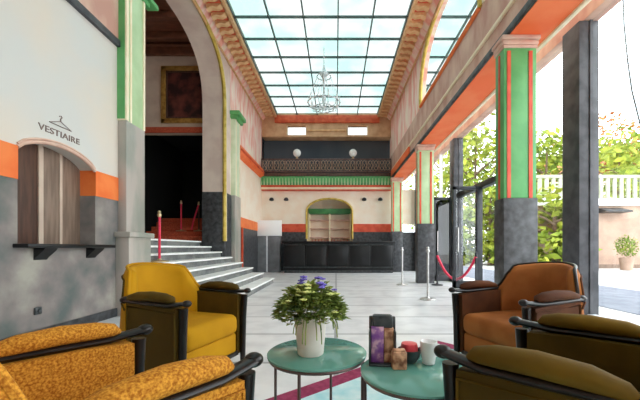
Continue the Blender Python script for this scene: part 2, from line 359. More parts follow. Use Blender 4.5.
# --- cornice and skylight
SX0, SX1 = -2.57, 1.80
for nm, xa, xb, xe in (('trim_2', XL, SX0, 1), ('trim_3', SX1, XR, -1)):
    t = struct(B().box(xa - (0.6 if xe > 0 else 0), xb + (0 if xe > 0 else .14), -3, YB + .3, ZT - .05, ZT + .15).done(nm, 'soffit_tan', smooth=False))
    wallx = XL if xe > 0 else XR
    edge = SX0 if xe > 0 else SX1
    q = B().prism([(wallx, ZT - .22), (wallx + xe * .07, ZT - .2), (wallx + xe * .16, ZT - .1), (wallx + xe * .18, ZT - .05), (wallx, ZT - .05)], 'y', -3, YB)
    q.done('cove_moulding', 'painted', t)
    B().tube([(wallx + xe * .03, -3, ZT - .24), (wallx + xe * .03, YB, ZT - .24)], .03, 8).done('bead', 'bracket', t)
    B().box(min(edge, edge - xe * .09), max(edge, edge - xe * .09), -3, YB, ZT - .12, ZT, .01).done('edge_moulding', 'bracket', t)
    mb = mr = None
    n = 46
    for i in range(n):
        y = 1.0 + i * (YB - 1.1) / n
        if mb is None:
            b = B(); b.prism([(0, 0), (.34, 0), (.34, -.07), (.24, -.13), (.1, -.11), (0, -.17)], 'y', 0, .15)
            mb = b.done('bracket', 'bracket', t); o = mb
            m2 = B().box(.0, .34, .15, .28, -.05, 0).done('rosette_panel', 'bracket_red', t); o2 = m2
        else:
            o = mb.copy(); COL.objects.link(o); o.parent = t
            o2 = m2.copy(); COL.objects.link(o2); o2.parent = t
        for q in (o, o2):
            q.location = (wallx + xe * .22, y, ZT - .05); q.scale = (xe, 1, 1)

sk = struct(B().box(SX0, SX1, -2.9, YB + .1, ZT + .05, ZT + .06).done('window_1', 'skyglass', smooth=False))
for i in range(6):
    x = SX0 + (SX1 - SX0) * i / 5
    B().box(x - .016, x + .016, -2.9, YB + .1, ZT - .0, ZT + .08).done('mullion', 'mullion', sk)
for j in range(20):
    y = YB + .06 - .853 * j
    B().box(SX0, SX1, y - .016, y + .016, ZT + .01, ZT + .07).done('crossbar', 'mullion', sk)
sk2 = struct(B().box(XR + .14, 5.0, -2.9, YB + .1, ZT + .05, ZT + .06).done('window_2', 'skyglass', smooth=False))
for x in (3.35, 4.2):
    B().box(x - .016, x + .016, -2.9, YB + .1, ZT, ZT + .08).done('mullion', 'mullion', sk2)
for j in range(20):
    y = YB + .06 - .853 * j
    B().box(XR + .14, 5.0, y - .016, y + .016, ZT + .01, ZT + .07).done('crossbar', 'mullion', sk2)

# --- right wall: beam on columns with arches above
wr = struct(B().box(XR, XR + .5, -3, YB + .3, 3.98, 4.98).done('wall_right', 'frieze', smooth=False))
up = [(-3, ZT + .2), (-3, 4.98), (.7, 4.98)] + arch(.7, 4.3, 4.98, 1.62)[::-1] + [(4.3, 4.98), (5.3, 4.98)] + arch(5.3, 9.05, 4.98, 1.62)[::-1] + [(9.05, 4.98), (YB + .3, 4.98), (YB + .3, ZT + .2)]
B().prism(up, 'x', XR, XR + .14).done('upper_wall', 'painted', wr, smooth=False)
for y0, y1 in ((.7, 4.3), (5.3, 9.05)):
    B().tube([(XR - .01, y, z) for y, z in arch(y0, y1, 4.98, 1.62)], .05, 8).done('arch_moulding', 'gold', wr)
    B().tube([(XR - .01, y, z) for y, z in arch(y0 - .12, y1 + .12, 4.98, 1.70)], .028, 8).done('outer_arch_moulding', 'trim_cream', wr)
    B().tube([(XR - .01, y0, 5.0), (XR - .01, y1, 5.0)], .045, 8).done('sill_moulding', 'orange', wr)
B().box(XR - .01, XR + .56, -3, YB, 3.93, 3.985).done('soffit_panel', 'orange_soffit', wr, smooth=False)
B().box(XR - .05, XR + .01, -3, YB, 3.94, 4.04, .015).done('lower_moulding', 'stone_dark', wr)
B().box(XR + .53, XR + .6, -3, YB, 3.9, 4.1, .015).done('outer_moulding', 'trim_cream', wr)
B().box(XR - .04, XR + .01, -3, YB, 4.3, 4.36, .015).done('upper_moulding', 'trim_cream', wr)
B().box(XR - .06, XR + .01, 10.4, YB - .3, 4.05, 4.3, .02).done('architrave', 'orange_soffit', wr)

# columns
def make_column(Y, label, paint='green'):
    c = thing('column', label, 'column', (2.545, Y, 0), group=None)
    w = .225
    B().box(-w, w, 0, .24, 1.69, 3.78, .01).done('shaft', paint, c)
    for x in (-w + .04, w - .11):
        B().box(x, x + .05, -.012, .02, 1.69, 3.72).done('stripe', 'red', c)
    B().box(-w - .01, -w + .01, .1, .14, 1.69, 3.72).done('side_stripe', 'red', c)
    B().box(-w - .012, w + .012, -.015, .255, 0, 1.69, .012).done('stone_base', 'stone_dark', c)
    B().box(-w - .012, w + .012, -.015, .255, 3.76, 3.80, .01).box(-w - .025, w + .025, -.025, .265, 3.80, 3.87, .02).box(-w - .04, w + .04, -.04, .28, 3.87, 3.93, .015).done('capital', 'frieze', c)
    return c
c1 = make_column(4.42, 'tall green column with red stripes on a dark stone base, nearest the armchairs')
c2 = make_column(9.05, 'green column with red stripes in the middle, beyond the open glass door', 'green_light')  # lighter green imitates the light falling on this column
c3 = make_column(13.3, 'farthest green column, against the end of the black bar', 'green_light')  # same lighter green, painting in the light at the far end

# --- back wall
bw = B()
n = 20
nich = [(-.285 + 1.0 * math.cos(PI * i / n), 2.6 + .56 * math.sin(PI * i / n)) for i in range(n + 1)]
bw.prism([(XL, 2.05), (-1.285, 2.05)] + nich[::-1] + [(.715, 2.05), (XR + 1.1, 2.05), (XR + 1.1, 3.55), (XL, 3.55)], 'y', YB, YB + .3)
bw = struct(bw.done('wall_back', 'cream', smooth=False))
B().box(XL, -1.285, YB - .015, YB + .3, 1.7, 2.05).box(.715, XR + .5, YB - .015, YB + .3, 1.7, 2.05).done('painted_band', 'red', bw, smooth=False)
B().box(XL, -1.285, YB - .008, YB + .3, 0, 1.7).box(.715, XR + 1.1, YB - .008, YB + .3, 0, 1.7).done('dado', 'stone_dark', bw, smooth=False)
B().tube([(x, YB - .01, z) for x, z in [(.715, 1.4)] + nich + [(-1.285, 1.4)]], .045, 8).done('niche_moulding', 'gold', bw)
B().box(XL, XR + .5, YB + 1.0, YB + 1.1, 0, 4.3).done('niche_back', 'cream', bw, smooth=False)
B().box(-1.4, -1.285, YB + .1, YB + 1, 0, 3.5).box(.715, .83, YB + .1, YB + 1, 0, 3.5).box(-1.4, .83, YB + .1, YB + 1, 3.3, 3.5).done('niche_lining', 'trim_cream', bw, smooth=False)
B().box(XL, XR + .5, YB - .02, YB + 1.6, 5.86, 5.94, .01).done('gallery_lintel', 'soffit_tan', bw)
# upper strip with two windows
B().box(XL, -2.15, YB, YB + .3, 5.94, 6.38).box(-1.3, .5, YB, YB + .3, 5.94, 6.38).box(1.4, XR + .5, YB, YB + .3, 5.94, 6.38).box(XL, XR + .5, YB, YB + .3, 6.38, 6.9).done('upper_strip', 'soffit_tan', bw, smooth=False)
B().box(SX0 - .1, SX1 + .1, YB - .1, YB + .02, 6.46, 6.78, .02).done('orange_cornice', 'bracket_red', bw)
B().box(-1.25, .45, YB - .05, YB - .003, 6.1, 6.17, .01).done('cornice_centre', 'bracket', bw)
for nm, x0, x1 in (('window_3', -2.15, -1.3), ('window_4', .5, 1.4)):
    w_ = struct(B().box(x0, x1, YB + .1, YB + .12, 5.94, 6.38).done(nm, 'frosted', smooth=False))
    B().box(x0, x0 + .03, YB + .06, YB + .14, 5.94, 6.38).box(x1 - .03, x1, YB + .06, YB + .14, 5.94, 6.38).done('window_frame', 'trim_cream', w_)
# gallery recess
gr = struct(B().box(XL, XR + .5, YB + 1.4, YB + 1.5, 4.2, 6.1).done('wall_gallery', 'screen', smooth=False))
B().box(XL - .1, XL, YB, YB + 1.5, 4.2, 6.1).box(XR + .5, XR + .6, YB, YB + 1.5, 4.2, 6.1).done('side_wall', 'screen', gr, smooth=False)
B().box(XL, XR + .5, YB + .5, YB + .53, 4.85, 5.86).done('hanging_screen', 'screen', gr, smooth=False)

# balcony
bl = thing('balcony', 'balcony over the bar with green leafy fringe and red and cream bands', 'balcony', (0, YB, 0))
B().box(XL + .02, XR - .02, -.3, 1.4, 4.08, 4.22, .01).done('slab', 'wood_deep', bl)
B().box(XL + .02, XR - .02, -.26, 0, 3.7, 4.08).done('fringe_ground', 'green_dark', bl)
lf = B(); nl = 42; ww = (XR - XL - .06) / nl
for i in range(nl):
    x = XL + .03 + i * ww
    lf.prism([(x + .012, 4.06), (x + ww - .012, 4.06), (x + ww - .02, 3.86), (x + ww / 2, 3.76), (x + .02, 3.86)], 'y', -.31, -.25)
lf.done('leaf_fringe', 'green', bl)
sp = B()
for i in range(nl + 1):
    x = XL + .03 + i * ww
    sp.prism([(x - .032, 3.71), (x + .032, 3.71), (x + .012, 4.0), (x - .012, 4.0)], 'y', -.295, -.255)
sp.done('spear_fringe', 'green_light', bl)
B().box(XL + .02, XR - .02, -.28, 0, 3.62, 3.7, .01).done('red_band', 'red', bl)
B().box(XL + .02, XR - .02, -.24, 0, 3.53, 3.62, .01).done('cream_band', 'trim_cream', bl)
B().box(XL + .02, XR - .02, -.2, 0, 3.48, 3.53, .01).done('lower_red_band', 'red', bl)
# railing
rl = thing('balcony_railing', 'dark metal lattice railing along the balcony edge', 'railing', (0, YB - .25, 4.22))
B().box(XL + .04, XR - .04, -.03, .03, .56, .62, .01).done('top_rail', 'bronze', rl)
B().box(XL + .04, XR - .04, -.025, .025, .04, .1, .01).done('bottom_rail', 'bronze', rl)
lt = B(); n = 22; ww = (XR - XL - .1) / n
for i in range(n):
    xc = XL + .05 + (i + .5) * ww
    lt.tube([(xc + .1 * math.cos(2 * PI * k / 14), 0, .33 + .2 * math.sin(2 * PI * k / 14)) for k in range(15)], .014, 5, cap=False)
    lt.tube([(xc - ww / 2, 0, .1), (xc + ww / 2, 0, .56)], .01, 5).tube([(xc - ww / 2, 0, .56), (xc + ww / 2, 0, .1)], .01, 5)
lt.done('lattice', 'lattice_bronze', rl)
for i in range(n // 2 + 1):
    x = XL + .05 + i * 2 * ww
    B().box(x - .02, x + .02, -.02, .02, 0, .6).done('baluster', 'bronze', rl)
gl = None
for px, lab in ((297, 'white globe lamp on the balcony rail, nearer the staircase'), (353, 'white globe lamp on the balcony rail, nearer the columns')):
    x = (px - 336) / 320 * (YB - .25)
    if gl is None:
        gl = thing('globe_lamp', lab, 'lamp', (x, YB - .25, 4.84))
        B().lathe([(.05, 0), (.06, .02), (.03, .05), (.02, .1)]).done('lamp_base', 'brass', gl)
        B().ball((0, 0, .24), .17, 20).done('globe', 'opal', gl)
    else: dup(gl, (x, YB - .25, 4.84), 0, lab)

# wall lamps under the balcony
wlmp = None
for px, lab in ((272, 'small dark round wall lamp above the white sign board'), (286.5, 'small dark wall lamp between the white sign and the arched niche'),
                (364, 'small dark wall lamp just beside the niche, on its column side'), (380, 'small dark wall lamp nearest the farthest green column')):
    x = (px - 336) / 320 * YB
    if wlmp is None:
        wlmp = thing('wall_lamp', lab, 'lamp', (x, YB, 3.12)); r_ = wlmp
        B().lathe([(.02, 0), (.05, .0), (.05, .02), (.02, .03)], mx=Matrix.Rotation(PI / 2, 4, 'X')).done('wall_plate', 'black_metal', r_)
        B().lathe([(.02, .0), (.09, .02), (.105, .06), (.08, .12), (.03, .15)], c=(0, -.0, 0), mx=Matrix.Translation((0, -.1, -.08))).tube([(0, 0, 0), (0, -.1, .06)], .012, 6).done('lamp_shade', 'black_metal', r_)
    else: dup(wlmp, (x, YB, 3.12), 0, lab)

# back bar shelf in niche
bb = thing('back_bar_shelf', 'cream back bar shelving with green header inside the arched niche', 'shelf', (-.285, YB + .55, 0))
B().box(-.95, .95, -.1, .35, 0, 1.1, .01).done('base_cabinet', 'carpet', bb)
B().box(-.95, .95, .3, .36, 1.1, 2.95).done('back_panel', 'cream', bb)
for z in (1.45, 1.85, 2.25): B().box(-.95, .95, 0, .3, z, z + .05).done('shelf', 'frieze', bb)
B().box(-.95, .95, -.05, .3, 2.55, 2.78, .01).done('header', 'green_dark', bb)
for x in (-.935, 0, .935): B().box(x - .03, x + .03, -.02, .3, 1.1, 2.6).done('upright', 'trim_cream', bb)
bt = None
for i in range(12):
    x = -.8 + i * .145
    if bt is None:
        bt = thing('bottle', 'dark red bottle standing on the back bar cabinet', 'bottle', (-.285 + x, YB + .6, 1.1), group='bottles on the back bar cabinet')
        B().lathe([(.036, 0), (.038, .02), (.038, .17), (.014, .23), (.014, .29)], seg=10).done('body', 'red', bt)
        B().lathe([(.016, .285), (.016, .31)], seg=10).done('cap', 'gold', bt)
    else: dup(bt, (-.285 + x, YB + .6, 1.1), 0, bt['label'], bt['group'])

# bar counter
bc = thing('bar_counter', 'long black panelled bar counter below the balcony', 'counter', (.1, 12.75, 0))
B().box(-2.2, 2.2, .05, .6, .1, 1.2, .01).done('body', 'black_gloss', bc)
B().box(-2.26, 2.26, -.02, .68, 1.2, 1.27, .012).done('countertop', 'black_gloss', bc)
B().box(-2.18, 2.18, .08, .58, 0, .1).done('kick_plate', 'steel_dark', bc)
for i in range(5):
    x0 = -2.16 + i * .872
    B().box(x0, x0 + .8, .02, .06, .2, 1.1, .015).done('front_panel', 'black_gloss', bc)
B().tube([(-2.2, -.06, .24), (2.2, -.06, .24)], .018, 8).box(-2.2, 2.2, .03, .055, 1.12, 1.15).done('foot_rail', 'steel_dark', bc)

# sign kiosk
ks = thing('sign_stand', 'grey display stand with a white sign board, beside the bar', 'sign', (-2.82, 13.2, 0))
B().box(-.52, -.06, 0, .35, 0, 1.5, .01).box(.0, .5, 0, .35, 0, 1.5, .01).done('cabinet', 'kiosk_grey', ks)
B().box(-.06, 0, -.01, .3, 0, 1.5, .005).done('light_strip', 'white_frame', ks)
B().box(-.56, .57, -.03, .1, 1.5, 2.14, .01).done('sign_board', 'board_white', ks)

# --- facade on the right
XF = 3.5
fw = struct(B().box(XF - .02, XF + .2, -3, YB + .3, 4.2, 4.4, .01).done('trim_4', 'frieze'))
def post(Y, w=.17, d=.2, lab=None):
    o = B().box(XF - .08, XF + d, Y, Y + w * 2, 0, 4.2, .01).box(XF + .06, XF + .1, Y - .02, Y, 0, 4.2).done('facade_post', 'post_metal')
    return tag(o, lab, 'post')
post(4.5, lab='thick grey metal post of the window front just beyond the armchairs')
post(9.3, lab='thick grey metal post of the window front beyond the open glass doors')
post(-.2, lab='grey metal post of the window front beside the viewer')
post(13.6, lab='grey metal post of the window front at the bar end')
wn = 5
for y0, y1, divs in ((-3, -.2, 1), (.14, 4.5, 1), (4.84, 7.75, 2), (9.64, 13.6, 3)):
    w_ = struct(B().box(XF + .09, XF + .1, y0, y1, .06, 4.2).done('window_%d' % wn, 'clear', smooth=False)); wn += 1
    for i in range(1, divs):
        y = y0 + (y1 - y0) * i / divs
        B().box(XF + .04, XF + .14, y - .025, y + .025, .06, 4.2).done('mullion', 'white_frame', w_)
    B().box(XF + .03, XF + .15, y0, y1, 0, .07, .008).done('sill', 'white_frame', w_)
w_ = struct(B().box(XF + .09, XF + .1, -3, YB, 4.4, ZT + .05).done('window_%d' % wn, 'clear', smooth=False)); wn += 1
for i in range(18):
    B().box(XF + .07, XF + .12, -3 + i - .02, -3 + i + .02, 4.5, ZT).done('mullion', 'mullion', w_)
w_ = struct(B().box(XF + .09, XF + .1, 7.75, 9.3, 2.6, 4.2).done('window_%d' % wn, 'clear', smooth=False)); wn += 1
B().box(XF + .0, XF + .16, 6.2, 9.3, 2.46, 2.6, .01).done('door_header', 'black_metal', w_)
# open glass leaves
def leaf(name, width, g):
    d = bpy.data.objects.new(name, None); COL.objects.link(d); d['kind'] = 'structure'
    B().box(-.13, .02, -.04, .04, .02, 2.5, .006).box(-width, -width + .08, -.03, .03, .02, 2.5, .006).box(-width, .02, -.03, .03, 2.42, 2.5, .006).box(-width, .02, -.03, .03, .02, .2, .006).done('door_frame', 'black_metal', d)
    B().box(-width + .08, -.13, -.005, .005, .2, 2.42).done('door_glass', g, d, smooth=False)
    B().tube([(-width + .12, -.05, .9), (-width + .12, -.05, 1.5)], .015, 8).done('door_handle', 'chrome', d)
    return d
d1 = leaf('door_1', .7, 'clear'); d1.location = (XF + .04, 7.8, 0)
d2 = leaf('door_2', .62, 'smoked'); d2.location = (XF + .0, 9.5, 0)

# wall behind the viewer
struct(B().box(-8, 3.62, -3.2, -3, 0, 7.2).done('wall_front', 'plaster', smooth=False))

# --- hatch fittings
ht = thing('serving_hatch', 'arched cloakroom hatch with brown panelled shutters in the white wall', 'hatch', (XL, 3.775, 0))
B().box(-.24, -.2, -.56, -.06, 1.04, 2.3, .004).done('shutter', 'wood_deep', ht)
B().box(-.24, -.2, -.06, .56, 1.04, 2.3, .004).done('shutter', 'wood_brown', ht)
B().box(-.2, -.18, -.09, -.03, 1.04, 2.3, .004).box(-.2, -.19, .2, .24, 1.04, 2.3, .003).done('shutter_stile', 'hall_wall', ht)
B().tube([(.0, y - 3.775, z) for y, z in hatch_arch()], .022, 8).tube([(.004, y - 3.775, z + .035) for y, z in hatch_arch()], .012, 8).done('arch_moulding', 'frieze', ht)
sh = thing('hatch_ledge', 'dark stone ledge on two brackets under the cloakroom hatch', 'ledge', (XL, 3.8, 1.0))
B().box(-.2, .16, -.6, .68, 0, .045, .012).done('slab', 'black_gloss', sh)
for y in (-.3, .42):
    B().prism([(0.006, 0), (.13, 0), (.11, -.03), (.03, -.1), (0.006, -.13)], 'y', y - .08, y + .08).done('bracket', 'black_gloss', sh)
# lettering
lt = thing('cloakroom_lettering', 'taupe VESTIAIRE lettering with a coat hanger sign above the hatch', 'lettering', (XL + .003, 3.76, 2.30))
cu = bpy.data.curves.new('letters', 'FONT'); cu.body = 'VESTIAIRE'; cu.size = .1; cu.extrude = .004; cu.align_x = 'CENTER'; cu.space_character = 1.02
tmp = bpy.data.objects.new('letters_curve', cu); COL.objects.link(tmp)
bpy.context.view_layer.update()
me = bpy.data.meshes.new_from_object(tmp.evaluated_get(bpy.context.evaluated_depsgraph_get()))
bpy.data.objects.remove(tmp)
wid = max(v.co.x for v in me.vertices) - min(v.co.x for v in me.vertices)
me.transform(Matrix.Diagonal((.56 / wid, 1, 1, 1)))
me.transform(Matrix(((0, 0, 1, 0), (1, 0, 0, 0), (0, 1, 0, 0), (0, 0, 0, 1))))
me.materials.clear(); me.materials.append(M['lettering'])
lo = bpy.data.objects.new('letters', me); COL.objects.link(lo); lo.parent = lt
B().tube([(.004, -.15, .125), (.004, 0, .185), (.004, .15, .125), (.004, -.15, .125)], .005, 6).tube([(.004, 0, .185), (.004, 0, .215), (.004, .018, .235), (.004, .005, .252), (.004, -.018, .24)], .005, 6).done('hanger_sign', 'lettering', lt)
so = B().box(XL + .005, XL + .03, 3.42, 3.5, .28, .36, .01).ball((XL + .03, 3.46, .32), .02, 10).done('wall_socket', 'steel_dark')
tag(so, 'small dark socket low on the grey marble wall under the hatch', 'socket')

# ------------------------------------------------------------------ chandelier
ch = thing('chandelier', 'pale crystal chandelier hanging from the glass ceiling', 'chandelier', (-.35, 9.3, 0))
B().tube([(0, 0, 6.83), (0, 0, 6.3)], .012, 6).done('chain', 'crystal', ch)
B().lathe([(.02, 5.0), (.05, 5.05), (.03, 5.15), (.06, 5.3), (.03, 5.5), (.04, 5.9), (.09, 6.0), (.14, 6.06), (.05, 6.16), (.02, 6.32)], seg=16).done('stem', 'crystal', ch)
for r, z, rr in ((.46, 5.22, .02), (.2, 5.98, .014), (.3, 5.06, .014)):
    B().tube([(r * math.cos(2 * PI * k / 32), r * math.sin(2 * PI * k / 32), z) for k in range(33)], rr, 6, cap=False).done('ring', 'crystal', ch)
for k in range(10):
    a = 2 * PI * k / 10; c_, s_ = math.cos(a), math.sin(a)
    ar = B().tube([(.03 * c_, .03 * s_, 5.1), (.2 * c_, .2 * s_, 5.02), (.4 * c_, .4 * s_, 5.08), (.46 * c_, .46 * s_, 5.22)], .011, 6).done('arm', 'crystal', ch)
    B().lathe([(.035, 5.22), (.02, 5.25), (.016, 5.34), (.004, 5.42)], c=(.46 * c_, .46 * s_, 0), seg=10).done('candle_bulb', 'opal', ar)
    B().tube([(.2 * c_, .2 * s_, 5.98), (.34 * c_, .34 * s_, 5.6), (.46 * c_, .46 * s_, 5.25)], .006, 5).done('crystal_strand', 'crystal', ch)

# ------------------------------------------------------------------ club chairs  (local: faces +Y)
def club_chair(label, fab, loc, rz, side, pad_fab):
    rim_m = 'wood_dark' if fab in ('velvet_rust', 'velvet_olive_shade') else fab
    c = thing('club_chair', label, 'armchair', loc, rz, None); c.scale = (1.06, 1.06, 1.06)
    B().box(-.275, .275, -.25, .335, .27, .43, .055, 4).done('seat_cushion', fab, c)
    B().box(-.265, .265, -.22, .315, .12, .28, .02).done('seat_base', fab, c)
    B().box(-.27, .27, .312, .33, .105, .14, .006).done('front_rail', 'wood_dark', c)
    # barrel back
    n = 28; b = B(); rows = []; rim = []; rim2 = []
    for i in range(n + 1):
        a = math.radians(-84 + 168 * i / n); sa, ca = math.sin(a), math.cos(a)
        q_ = min(1, max(0, (ca - .12) / .32)); zt = .60 + .17 * q_ * q_ * (3 - 2 * q_) + .05 * max(0, ca)
        def pt(r, z, lean=0): return (( .315 + r) * sa * (1 - .2 * max(0, z - .58) / .2), -.05 - (.25 + r) * ca - lean * max(ca, 0), z)
        ln = .07 * (zt - .3)
        sec = [pt(.04, .12), pt(.042, .35), pt(.04, zt - .05, ln * 1.2), pt(.03, zt - .012, ln * 1.4), pt(.0, zt, ln * 1.4), pt(-.03, zt - .012, ln * 1.4), pt(-.045, zt - .05, ln * 1.3), pt(-.06, .5, .0), pt(-.055, .3, -.03), pt(-.04, .12)]
        rows.append([b.bm.verts.new(p) for p in sec]); rim.append(pt(.022, zt + .002, ln * 1.45)); rim2.append(pt(.045, zt - .06, ln * 1.2))
    m = len(rows[0])
    for i in range(n):
        for k in range(m):
            b.bm.faces.new((rows[i][k], rows[i][(k + 1) % m], rows[i + 1][(k + 1) % m], rows[i + 1][k]))
    b.bm.faces.new(rows[0]); b.bm.faces.new(rows[-1][::-1])
    bk = b.done('backrest', fab, c, angle=70)
    B().tube(rim, .011, 8).done('top_rail', rim_m, bk)
    B().tube(rim2, .006, 6).done('piping', pad_fab, bk)
    for s in (-1, 1):
        ys = [-.14, 0, .14, .27]
        a = B()
        prof = [(-.08, .11), (.315, .11), (.315, .57), (.15, .585), (-.08, .59)]
        a.prism(prof, 'x', s * .275, s * .35)
        ar = a.done('arm', side, c)
        # curved wooden arm rail with a rounded front knob
        pts = [(s * .33, -.11, .604), (s * .33, .0, .602), (s * .33, .1, .598), (s * .33, .24, .592), (s * .326, .32, .598), (s * .32, .375, .604)]
        B().tube(pts, [.03, .034, .036, .032, .028, .027], 12, flat=.5).ball((s * .32, .375, .604), .029, 14, (1, 1, .75)).ball((s * .33, -.11, .606), .034, 14, (1, 1, .7)).done('arm_rail', 'wood_dark', ar)
        pad = [(s * .33, -.085, .612), (s * .33, -.065, .622), (s * .33, .0, .634), (s * .33, .11, .638), (s * .33, .21, .632), (s * .33, .262, .624), (s * .33, .285, .612)]
        B().tube(pad, [.014, .03, .042, .046, .043, .034, .014], 16, flat=.72).done('arm_pad', pad_fab, ar)
        B().tube([(s * .348, -.07, .12), (s * .352, -.07, .57), (s * .352, .31, .545), (s * .35, .31, .12)], .006, 6).done('piping', pad_fab, ar)
        B().tube([(s * .315, .335, .0), (s * .315, .335, .12), (s * .315, .342, .4), (s * .318, .35, .575)], [.018, .023, .023, .026], 10).done('front_leg', 'wood_dark', c)
        B().tube([(s * .22, -.25, 0), (s * .22, -.23, .13)], [.016, .024], 10).done('rear_leg', 'wood_dark', c)
    return c
def face(dx, dy): return math.atan2(dy, dx) - PI / 2
RZ = .008
def chair_at(label, fab, tips, z, d, side, pad_fab):
    mx, my = (tips[0][0] + tips[1][0]) / 2, (tips[0][1] + tips[1][1]) / 2
    L = math.hypot(*d); dx, dy = d[0] / L, d[1] / L
    return club_chair(label, fab, (mx - .39 * dx, my - .39 * dy, z), face(dx, dy), side, pad_fab)
chair_at('mustard velvet club chair facing the tables in front of the staircase', 'velvet_gold', ((-.71, 2.66), (-1.01, 2.1)), 0, (.95, -.31), 'velvet_olive_shade', 'velvet_olive_shade')
chair_at('mustard print club chair turned from the viewer, in the foreground by the flower table', 'print_gold', ((-.262, 1.0), (-.83, 1.377)), RZ, (.55, .83), 'print_gold', 'print_gold')
chair_at('rust brown velvet club chair in front of the window post', 'velvet_rust', ((.99, 2.67), (1.20, 2.07)), RZ, (-.94, -.33), 'velvet_brown_shade', 'velvet_brown_shade')
chair_at('olive velvet club chair with gilt piping, in the foreground by the leaflet table', 'velvet_olive_shade', ((.337, 1.067), (.903, 1.554)), RZ, (-.67, .74), 'velvet_olive_shade', 'velvet_gilt')

# ------------------------------------------------------------------ tables, rug
d_ = Vector((.76, .65)); n_ = Vector((.65, -.76)); o_ = Vector((-.2, 2.32))
rg = thing('rug', 'pale blue rug with a plum border under the two green tables', 'rug', (o_.x, o_.y, 0), math.atan2(d_.y, d_.x))
B().box(-2.0, 1.7, -2.6, 0, 0, .006).done('field', 'rug_blue', rg, smooth=False)
B().box(-2.0, 1.7, -.14, 0, .001, .008).box(-2.0, 1.7, -2.6, -2.46, .001, .008).box(-2.0, -1.86, -2.46, -.14, .001, .008).box(1.56, 1.7, -2.46, -.14, .001, .008).done('border', 'rug_plum', rg, smooth=False)
def table(label, loc, h, R):
    t = thing('side_table', label, 'table', loc)
    B().lathe([(R - .006, h - .016), (R, h - .012), (R, h - .004), (R - .006, h)], seg=56).done('tabletop', 'table_green', t)
    B().tube([((R - .012) * math.cos(2 * PI * k / 40), (R - .012) * math.sin(2 * PI * k / 40), h - .022) for k in range(41)], .008, 6, cap=False).done('rim_ring', 'bronze', t)
    for k in range(4):
        a = PI / 4 + k * PI / 2 + .5
        B().tube([((R - .015) * math.cos(a), (R - .015) * math.sin(a), 0), ((R - .015) * math.cos(a), (R - .015) * math.sin(a), h - .02)], .007, 8).done('leg', 'bronze', t)
    B().tube([((R - .015) * math.cos(PI / 4 + .5 + k * PI / 2), (R - .015) * math.sin(PI / 4 + .5 + k * PI / 2), .1) for k in (0, 2)], .006, 6).tube([((R - .015) * math.cos(PI / 4 + .5 + k * PI / 2), (R - .015) * math.sin(PI / 4 + .5 + k * PI / 2), .1) for k in (1, 3)], .006, 6).done('cross_brace', 'bronze', t)
    return t
T1 = Vector((-.09, 1.53, RZ)); T2 = Vector((.335, 1.33, RZ))
table('round green side table holding the flower pot', T1, .5, .235)
table('round green side table holding the leaflets and the candle', T2, .485, .232)
H1, H2 = RZ + .5, RZ + .485

# flower pot
fp = thing('flower_pot', 'pale ceramic pot of yellow green and violet flowers on the green table', 'plant', (-.118, 1.49, H1))
B().lathe([(.056, 0), (.06, .005), (.074, .15), (.077, .175), (.074, .178), (.066, .17), (.062, .15)], seg=32).done('pot', 'pot', fp)
B().lathe([(.066, .158), (.05, .163)], seg=20).done('soil', 'soil', fp)
rnd = random.Random(3)
lv = B()
for i in range(1500):
    a = rnd.uniform(0, 2 * PI); u = rnd.random() ** .5; R = .148 * u
    z = .175 + .14 * math.sqrt(max(0, 1 - u * u)) * rnd.uniform(.15, 1) - .02 * u + rnd.uniform(0, .03)
    p = Vector((R * math.cos(a), R * math.sin(a), z)); L = rnd.uniform(.022, .048); w = L * .55
    d = Vector((math.cos(a) * (.4 + u), math.sin(a) * (.4 + u), rnd.uniform(-.3, .8))).normalized(); s_ = d.cross(Vector((0, 0, 1))).normalized()
    nn = s_.cross(d) * .006
    lv.quad([p, p + d * L * .5 + s_ * w * .5 + nn, p + d * L, p + d * L * .5 - s_ * w * .5 + nn])
for i in range(26):
    a = rnd.uniform(0, 2 * PI)
    lv.tube([(.02 * math.cos(a), .02 * math.sin(a), .16), (.09 * math.cos(a), .09 * math.sin(a), .22), (.13 * math.cos(a), .13 * math.sin(a), .25)], .002, 4)
for i in range(14):   # trailing stems over the rim
    a = rnd.uniform(0, 2 * PI); c_, s_ = math.cos(a), math.sin(a); dr = rnd.uniform(.03, .1)
    lv.tube([(.06 * c_, .06 * s_, .17), (.1 * c_, .1 * s_, .19), (.125 * c_, .125 * s_, .17 - dr * .5), (.13 * c_, .13 * s_, .17 - dr)], .0025, 4)
lv.done('foliage', 'leaf', fp)
def bloom(m_, p, r):
    b = B(); b.ball(p, r * .45, 8)
    for k in range(6):
        a = k * PI / 3
        b.ball((p.x + r * .7 * math.cos(a), p.y + r * .7 * math.sin(a), p.z), r * .45, 8, (1, 1, .6))
    b.done('flower', m_, fp)
for i in range(46):
    a = rnd.uniform(0, 2 * PI); u = rnd.random() ** .6
    p = Vector((.145 * u * math.cos(a), .145 * u * math.sin(a), .2 + .115 * math.sqrt(max(0, 1 - u * u)) + rnd.uniform(-.012, .02)))
    bloom('bloom_y', p, rnd.uniform(.012, .019))
for i in range(16):
    a = rnd.uniform(-.9, 1.1) if i < 11 else rnd.uniform(2.2, 3.6); u = rnd.uniform(.2, .75)
    p = Vector((.15 * u * math.cos(a), .13 * u * math.sin(a) - .03, .215 + .125 * math.sqrt(max(0, 1 - u * u)) + rnd.uniform(-.01, .025)))
    bloom('bloom_p', p, rnd.uniform(.011, .017))

